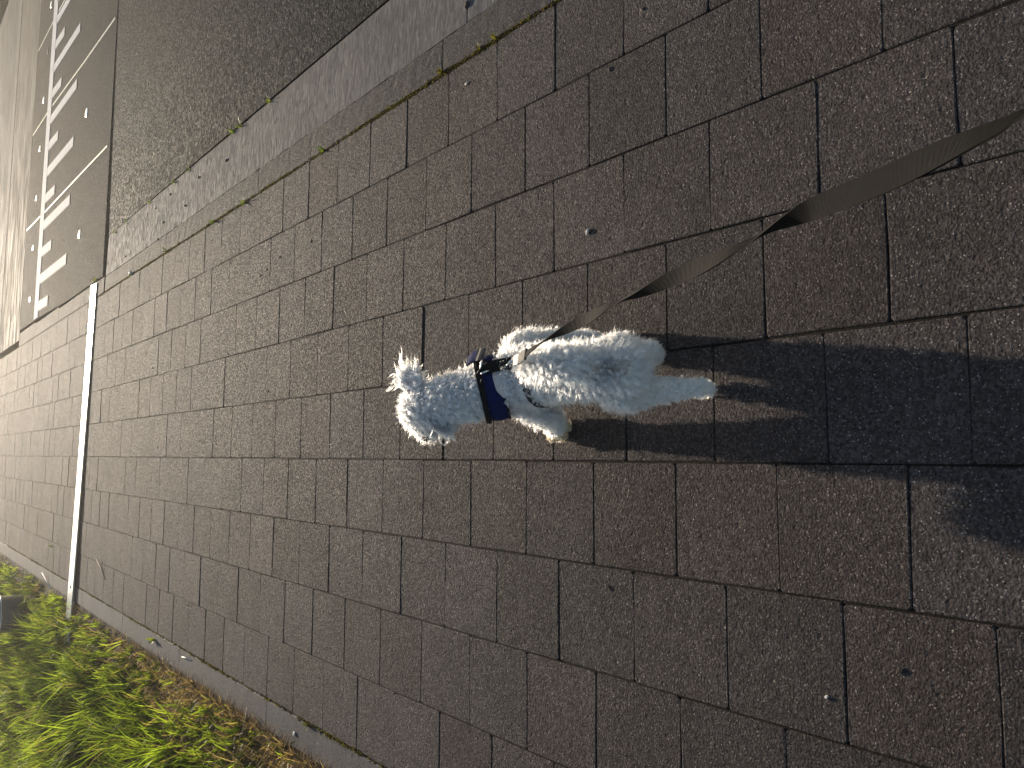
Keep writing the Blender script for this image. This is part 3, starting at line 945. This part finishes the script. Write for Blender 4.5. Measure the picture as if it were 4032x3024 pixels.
# --- fur grown as curled strands
def surface_samples(me, n):
    nv = len(me.vertices)
    co = np.empty(nv * 3, np.float32); me.vertices.foreach_get('co', co); co = co.reshape(-1, 3)
    me.calc_loop_triangles()
    T = np.empty(len(me.loop_triangles) * 3, np.int32); me.loop_triangles.foreach_get('vertices', T); T = T.reshape(-1, 3)
    no = np.empty(nv * 3, np.float32); me.vertices.foreach_get('normal', no); no = no.reshape(-1, 3)
    a, b, c = co[T[:, 0]], co[T[:, 1]], co[T[:, 2]]
    ar = np.linalg.norm(np.cross(b - a, c - a), axis=1)
    t = rng.choice(len(T), n, p=ar / ar.sum())
    u, v = rng.uniform(0, 1, n), rng.uniform(0, 1, n)
    f = u + v > 1; u[f] = 1 - u[f]; v[f] = 1 - v[f]
    w_ = 1 - u - v
    P = a[t] * w_[:, None] + b[t] * u[:, None] + c[t] * v[:, None]
    Nn = no[T[t, 0]] * w_[:, None] + no[T[t, 1]] * u[:, None] + no[T[t, 2]] * v[:, None]
    Nn /= np.linalg.norm(Nn, axis=1)[:, None] + 1e-9
    return P, Nn


def nrmz(a): return a / (np.linalg.norm(a, axis=1)[:, None] + 1e-9)


def fur(name, me, n, nclump, lenf, curlf, mat, parent, flow=None, rad=0.0008, stand=0.55, tight=0.75, grav=0.45, keep=None, K=8):
    cp, cn = surface_samples(me, nclump)
    P, Nn = surface_samples(me, n)
    if keep is not None:
        kp = keep(P + np.array(DO)); P, Nn = P[kp], Nn[kp]
        n = len(P)
    kd = kdtree.KDTree(nclump)
    for i in range(nclump): kd.insert(cp[i], i)
    kd.balance()
    ci = np.array([kd.find(p)[1] for p in P])
    W = cp + np.array(DO)
    L = lenf(W) * rng.uniform(0.75, 1.25, nclump)
    A = curlf(W) * rng.uniform(0.6, 1.4, nclump)
    fl = rng.normal(0, 0.55, (nclump, 3))
    if flow is not None: fl = fl + flow(W)
    fl[:, 2] -= grav
    fl = fl - cn * (fl * cn).sum(1)[:, None]
    d = nrmz(cn * stand + fl * 0.6)
    e1 = nrmz(np.cross(d, np.array([0.3, 0.5, 0.81]))); e2 = np.cross(d, e1)
    ph = rng.uniform(0, 2 * np.pi, nclump); om = rng.uniform(5.0, 8.5, nclump) * rng.choice([-1, 1], nclump)
    t = np.linspace(0, 1, K)
    # curve of each clump relative to its root
    ang = ph[:, None] + om[:, None] * t[None, :]
    amp = A[:, None] * np.minimum(t * 1.6, 1.0)[None, :]
    CC = d[:, None, :] * (L[:, None] * t)[:, :, None] + e1[:, None, :] * (amp * (np.cos(ang) - np.cos(ph)[:, None]))[:, :, None] + e2[:, None, :] * (amp * (np.sin(ang) - np.sin(ph)[:, None]))[:, :, None]
    CC[:, :, 2] -= grav * 0.25 * (L[:, None] * t ** 2)
    ls = rng.uniform(0.65, 1.15, n)
    rel = CC[ci] * ls[:, None, None]
    off = P - cp[ci]
    tg = (tight(W) if callable(tight) else np.full(nclump, tight))[ci]
    conv = 1 - tg[:, None] * np.minimum(t * 1.5, 1.0)[None, :]
    pts = cp[ci][:, None, :] + rel + off[:, None, :] * conv[:, :, None]
    pts += (rng.normal(0, 0.0016, (n, 1, 3)) * t[None, :, None])
    # start on the skin: blend the first points to the true root along its own normal
    pts[:, 0, :] = P - Nn * 0.002
    wz = pts[:, :, 2]
    pts[:, :, 2] = np.maximum(wz, 0.003)
    hc = bpy.data.hair_curves.new(name)
    hc.add_curves([K] * n)
    hc.attributes['position'].data.foreach_set('vector', pts.astype(np.float32).ravel())
    ra = hc.attributes.get('radius') or hc.attributes.new('radius', 'FLOAT', 'POINT')
    rr = rad * (1.0 - 0.75 * t ** 2)
    ra.data.foreach_set('value', np.tile(rr, n).astype(np.float32))
    hc.materials.append(mat)
    o = bpy.data.objects.new(name, hc)
    link(o, parent)
    return o


def blen(W):
    L = np.full(len(W), 0.022)
    leg = W[:, 2] < 0.17
    L[leg] = 0.013
    L[W[:, 2] < 0.05] = 0.010
    L[(W[:, 1] > 1.80) & (W[:, 2] > 0.33)] = 0.022
    L[(W[:, 2] > 0.335) & (W[:, 1] < 1.45)] = 0.024
    L[(W[:, 1] < 1.2) & (W[:, 2] > 0.17)] = 0.022
    return L


def bcurl(W):
    A = np.full(len(W), 0.0046)
    A[(W[:, 1] > 1.66) & (W[:, 2] > 0.25)] = 0.0020
    A[(W[:, 1] > 1.83) & (W[:, 2] > 0.33)] = 0.0034
    A[W[:, 2] < 0.17] = 0.0018
    A[(W[:, 1] < 1.24)] = 0.0014
    A[(W[:, 2] > 0.335) & (W[:, 1] < 1.45)] = 0.0016
    return A


def btight(W):
    A = np.full(len(W), 0.74)
    A[(W[:, 1] > 1.70) & (W[:, 2] > 0.25)] = 0.35
    A[(W[:, 1] > 1.83) & (W[:, 2] > 0.33)] = 0.55
    A[W[:, 2] < 0.17] = 0.45
    A[(W[:, 1] < 1.26)] = 0.5
    A[(W[:, 2] > 0.335) & (W[:, 1] < 1.45)] = 0.4
    return A


def bflow(W):
    f = np.zeros((len(W), 3)); f[:, 1] = -0.75
    return f


HC = Vector((.190, 1.672, .328)); HN = Vector((-0.22, 0.62, 0.75)).normalized()   # collar plane of the harness
def not_under_harness(W):
    s = (W - np.array(HC)) @ np.array(HN)
    return ~((s < 0.027) & (s > -0.037) & (W[:, 2] > 0.2) & (W[:, 1] < 1.88) & (W[:, 1] > 1.55))


AN = np.array([.207, 1.14, .322])
def at_rump(W): return (np.abs(W[:, 0] - AN[0]) < 0.013 + rng.normal(0, 0.005, len(W))) & (W[:, 2] > 0.315) & (W[:, 1] > 1.165) & (W[:, 1] < 1.238 + rng.normal(0, 0.006, len(W)))
fur('coat', body_me, 190000, 5600, blen, bcurl, M['fur'], body, bflow, rad=0.00055, tight=btight, keep=lambda W: not_under_harness(W) & ~(at_rump(W) & (rng.uniform(0, 1, len(W)) < 0.6)))
fur('dark_rump_fur', body_me, 420000, 4000, lambda W: np.full(len(W), 0.013), lambda W: np.full(len(W), 0.001), M['fur_dark'], body, None, rad=0.0006, tight=0.3,
    keep=at_rump)
fur('ear_fur', ear_r.data, 6000, 300, lambda W: np.full(len(W), 0.028), lambda W: np.full(len(W), 0.002), M['fur'], ear_r,
    lambda W: np.tile(np.array([[0.7, 0.5, 0.3]]), (len(W), 1)), stand=0.12, grav=0.05, tight=0.4, keep=lambda W: (W[:, 2] > 0.438) | (rng.uniform(0, 1, len(W)) < 0.35))
fur('ear_wisp', ear_r.data, 260, 26, lambda W: np.full(len(W), 0.075), lambda W: np.full(len(W), 0.006), M['fur'], ear_r,
    lambda W: np.tile(np.array([[0.35, 1.1, 0.35]]), (len(W), 1)), stand=0.1, grav=0.0, tight=0.5, rad=0.0006)
fur('ear_fur', ear_l.data, 6000, 300, lambda W: np.full(len(W), 0.04), lambda W: np.full(len(W), 0.003), M['fur'], ear_l,
    lambda W: np.tile(np.array([[-0.2, -0.1, -0.9]]), (len(W), 1)), stand=0.25, grav=0.3, tight=0.6)
fur('stained_paw_fur', body_me, 500000, 5000, lambda W: np.full(len(W), 0.020), lambda W: np.full(len(W), 0.004), M['fur_stained'], body,
    None, keep=lambda W: (W[:, 2] < 0.062) & (rng.uniform(0, 1, len(W)) < 0.75) & (W[:, 1] > 1.66), rad=0.0009)
fur('flyaway_hair', body_me, 30000, 14000, lambda W: blen(W) * 1.35, lambda W: bcurl(W) * 0.8, M['fur'], body, bflow, rad=0.0004, tight=0.1, stand=0.8, keep=lambda W: not_under_harness(W) & ~at_rump(W))
# nails
for cx, cy in ((.084, 1.725), (.341, 1.572), (.176, 1.170), (.278, 1.36)):
    for k in (-1, 0, 1):
        p = Vector((cx + k * 0.013, cy + 0.028 - abs(k) * 0.004, 0.012)) - DO
        tube('nail', [p, p + Vector((0, 0.010, -0.004)), p + Vector((0, 0.016, -0.010))], 0.0035, 0.001, M['pad'], body)


# --- harness
def ring_band(center, normal, ax, ay, w0, w1, t, up=(0, 0.79, -0.6), a0=0.0, a1=360.0, n=72, flare=0.0, bulge=0.004):
    """flat band around an ellipse, from w0 to w1 along the normal, thickness t"""
    nn = Vector(normal).normalized()
    e2 = Vector(up); e2 = (e2 - nn * e2.dot(nn)).normalized(); e1 = e2.cross(nn).normalized()
    c = Vector(center) - DO
    V, F, UV = [], [], []
    cs = [(w0, 0.0), (w0, t), ((w0 + w1) / 2, t + bulge), (w1, t), (w1, 0.0)]
    closed = abs(a1 - a0) >= 359
    cnt = n if closed else n + 1
    for k in range(cnt):
        a = R(a0 + (a1 - a0) * k / n)
        for s, tt in cs:
            q = 1.0 + flare * (s - w0)
            V.append(c + e1 * (ax * q + tt) * math.cos(a) + e2 * (ay * q + tt) * math.sin(a) + nn * s)
    m_ = len(cs)
    for k in range(n):
        k2 = (k + 1) % cnt
        for i in range(m_ - 1):
            F.append((k * m_ + i, k2 * m_ + i, k2 * m_ + i + 1, k * m_ + i + 1))
        F.append((k * m_ + m_ - 1, k2 * m_ + m_ - 1, k2 * m_, k * m_))
    me = mesh_data('band', V, F)
    uv = me.uv_layers.new(name='UVMap')
    for p in me.polygons:
        for li in p.loop_indices:
            vi = me.loops[li].vertex_index
            uv.data[li].uv = (vi // m_ / n, (vi % m_) / m_)
    return me


harness = empty('harness', HC, 'navy blue dog harness with black edging around the white dog', 'harness')
HOFF = DO - HC
def hobj(name, me, mat, parent=harness):
    me.transform(Matrix.Translation(HOFF)); me.materials.append(mat); me.name = name
    return obj(name, me, parent)


hobj('chest_panel', ring_band(HC, HN, .088, .098, -0.034, 0.014, 0.003, flare=-1.0), M['blue'])
hobj('front_edging', ring_band(HC, HN, .088, .098, 0.0135, 0.029, 0.0055, flare=-1.0, bulge=0.002), M['black'])
hobj('rear_edging', ring_band(HC, HN, .088, .098, -0.040, -0.0335, 0.0045, flare=-1.0, bulge=0.002), M['black'])
# girth strap behind the fore legs
hobj('girth_strap', ring_band((.217, 1.50, .285), (0.0, 0.97, 0.2), .082, .086, -0.010, 0.010, 0.003, up=(0, 0.2, -0.97), bulge=0.001), M['black'])


def ribbon(pts, half, side_fn, t=0.0016, uvs=1.0):
    V, F = [], []
    P = [Vector(p) for p in pts]
    n = len(P)
    for i, p in enumerate(P):
        tg = (P[min(i + 1, n - 1)] - P[max(i - 1, 0)]).normalized()
        s = Vector(side_fn(i)); s = (s - tg * s.dot(tg)).normalized()
        nn = tg.cross(s)
        h = half[i] if isinstance(half, (list, tuple)) else half
        V += [p - s * h + nn * t / 2, p + s * h + nn * t / 2, p + s * h - nn * t / 2, p - s * h - nn * t / 2]
    for i in range(n - 1):
        for k in range(4):
            F.append((i * 4 + k, i * 4 + (k + 1) % 4, (i + 1) * 4 + (k + 1) % 4, (i + 1) * 4 + k))
    F.append((3, 2, 1, 0)); F.append((n * 4 - 4, n * 4 - 3, n * 4 - 2, n * 4 - 1))
    me = mesh_data('ribbon', V, F)
    uv = me.uv_layers.new(name='UVMap')
    for p in me.polygons:
        for li in p.loop_indices:
            vi = me.loops[li].vertex_index
            uv.data[li].uv = (vi // 4 / n * uvs, 1.0 if vi % 4 in (1, 2) else 0.0)
    return me


def to_local(me, base): me.transform(Matrix.Translation(-Vector(base))); return me


# back strap: short black webbing from the collar to the girth strap with a blue tab
me = to_local(ribbon([(.222, 1.665, .395), (.232, 1.630, .398), (.240, 1.600, .392), (.244, 1.560, .380), (.246, 1.528, .372)], 0.016, lambda i: (1, 0, 0), 0.004), HC)
me.materials.append(M['black']); obj('back_strap', me, harness)
me = to_local(ribbon([(.262, 1.690, .392), (.272, 1.668, .394), (.276, 1.645, .392)], [0.016, 0.020, 0.017], lambda i: (1, -0.1, -0.45), 0.005), HC)
me.materials.append(M['blue']); obj('shoulder_panel', me, harness)
me = to_local(ribbon([(.275, 1.642, .392), (.276, 1.632, .393), (.276, 1.622, .391)], [0.019, 0.020, 0.018], lambda i: (1, -0.1, -0.45), 0.007), HC)
me.materials.append(M['leather']); obj('side_edging', me, harness)


def torus(name, c, nrm, r_, th, mat, parent, base, n=22, k=8, sq=1.0):
    nn = Vector(nrm).normalized(); e1 = nn.cross(Vector((0.2, 0.3, 0.93))).normalized(); e2 = nn.cross(e1)
    V, F = [], []
    c = Vector(c) - Vector(base)
    for i in range(n):
        a = 2 * math.pi * i / n
        rd = e1 * math.cos(a) + e2 * math.sin(a) * sq
        for j in range(k):
            b = 2 * math.pi * j / k
            V.append(c + rd * r_ + (rd.normalized() * math.cos(b) + nn * math.sin(b)) * th)
    for i in range(n):
        for j in range(k):
            F.append((i * k + j, ((i + 1) % n) * k + j, ((i + 1) % n) * k + (j + 1) % k, i * k + (j + 1) % k))
    return obj(name, mesh_data(name, V, F, [mat], True), parent)


torus('ring', (.246, 1.610, .408), (0.2, 0.5, 0.8), 0.0125, 0.0022, M['chrome'], harness, HC)
torus('ring', (.226, 1.597, .402), (0.9, 0.2, 0.3), 0.011, 0.002, M['chrome'], harness, HC, sq=1.3)

# ------------------------------------------------------------------ leash
LB = Vector((.252, 1.578, .408))
leash = empty('leash', LB, 'long grey webbing leash twisting from the harness up to the hand', 'leash')


def at(qx, qy, inv):
    x, y = qx * 1.8228, qy * 1.8228
    d = CR * (((3024 - y) - 1512) / 3042.0) - CU * ((x - 2016) / 3042.0) + CF
    return CAM + d * (1.0 / inv)


tr = [(1118, 778), (1160, 748), (1190, 730), (1260, 692), (1330, 657), (1382, 636), (1450, 603), (1530, 567), (1600, 533), (1645, 509), (1720, 470), (1760, 450), (1830, 421), (1900, 393), (1980, 356), (2080, 310), (2160, 275), (2212, 248), (2300, 208), (2420, 150)]
tw = [40, 75, 112, 185, 262, 300, 345, 392, 432, 452, 500, 535, 546, 552, 565, 590, 608, 622, 640, 660]      # twist about its own axis, degrees
ctrl = []
for (qx, qy), a in zip(tr, tw):
    s = math.hypot(qx - 1105, qy - 783)
    inv = 0.500 + (1.66 - 0.500) * s / 811
    ctrl.append((at(qx, qy, inv), a))
pts, twl = [], []
for i in range(len(ctrl) - 1):
    p0 = ctrl[max(i - 1, 0)]; p1 = ctrl[i]; p2 = ctrl[i + 1]; p3 = ctrl[min(i + 2, len(ctrl) - 1)]
    for k in range(8):
        t = k / 8
        f = lambda a, b, c, d: 0.5 * ((2 * b) + (c - a) * t + (2 * a - 5 * b + 4 * c - d) * t * t + (3 * b - a - 3 * c + d) * t ** 3)
        pts.append(Vector([f(p0[0][j], p1[0][j], p2[0][j], p3[0][j]) for j in range(3)])); twl.append(f(p0[1], p1[1], p2[1], p3[1]))
pts.append(ctrl[-1][0]); twl.append(ctrl[-1][1])


def side(i):
    p = pts[i]
    tg = (pts[min(i + 1, len(pts) - 1)] - pts[max(i - 1, 0)]).normalized()
    view = (CAM - p).normalized()
    s0 = tg.cross(view).normalized(); n0 = s0.cross(tg).normalized()
    a = R(twl[i])
    return s0 * math.cos(a) + n0 * math.sin(a)


me = to_local(ribbon(pts, 0.0095, side, 0.0018, 6.0), LB); me.materials.append(M['leash']); obj('strap', me, leash)
e = pts[-1]
loop = [e, e + Vector((0.01, -0.07, 0.05)), e + Vector((0.03, -0.13, 0.07)), e + Vector((0.05, -0.17, 0.04)), e + Vector((0.05, -0.16, -0.01)), e + Vector((0.03, -0.10, -0.02)), e + Vector((0.005, -0.02, 0.0))]
me = to_local(ribbon(loop, 0.0125, lambda i: (1, 0.1, 0.1), 0.0018, 2.0), LB); me.materials.append(M['leash']); obj('hand_loop', me, leash)
p0 = pts[0]
me = to_local(ribbon([p0 + Vector((0, 0.03, -0.008)), p0 + Vector((0, 0.012, 0.0)), pts[1], pts[4]], [0.009, 0.013, 0.014, 0.0138], lambda i: side(2), 0.006), LB)
me.materials.append(M['leather']); obj('stitched_end', me, leash)
clip = torus('clip', p0 + Vector((0.0, 0.030, -0.004)), (0.7, 0.2, 0.6), 0.0095, 0.0026, M['chrome'], leash, LB, sq=1.5)
tube('bolt', [p0 + Vector((0.0, 0.020, -0.004)) - LB, p0 + Vector((0.002, 0.006, 0.0)) - LB, p0 + Vector((0.001, -0.008, 0.003)) - LB], 0.0042, 0.005, M['chrome'], leash, 10)
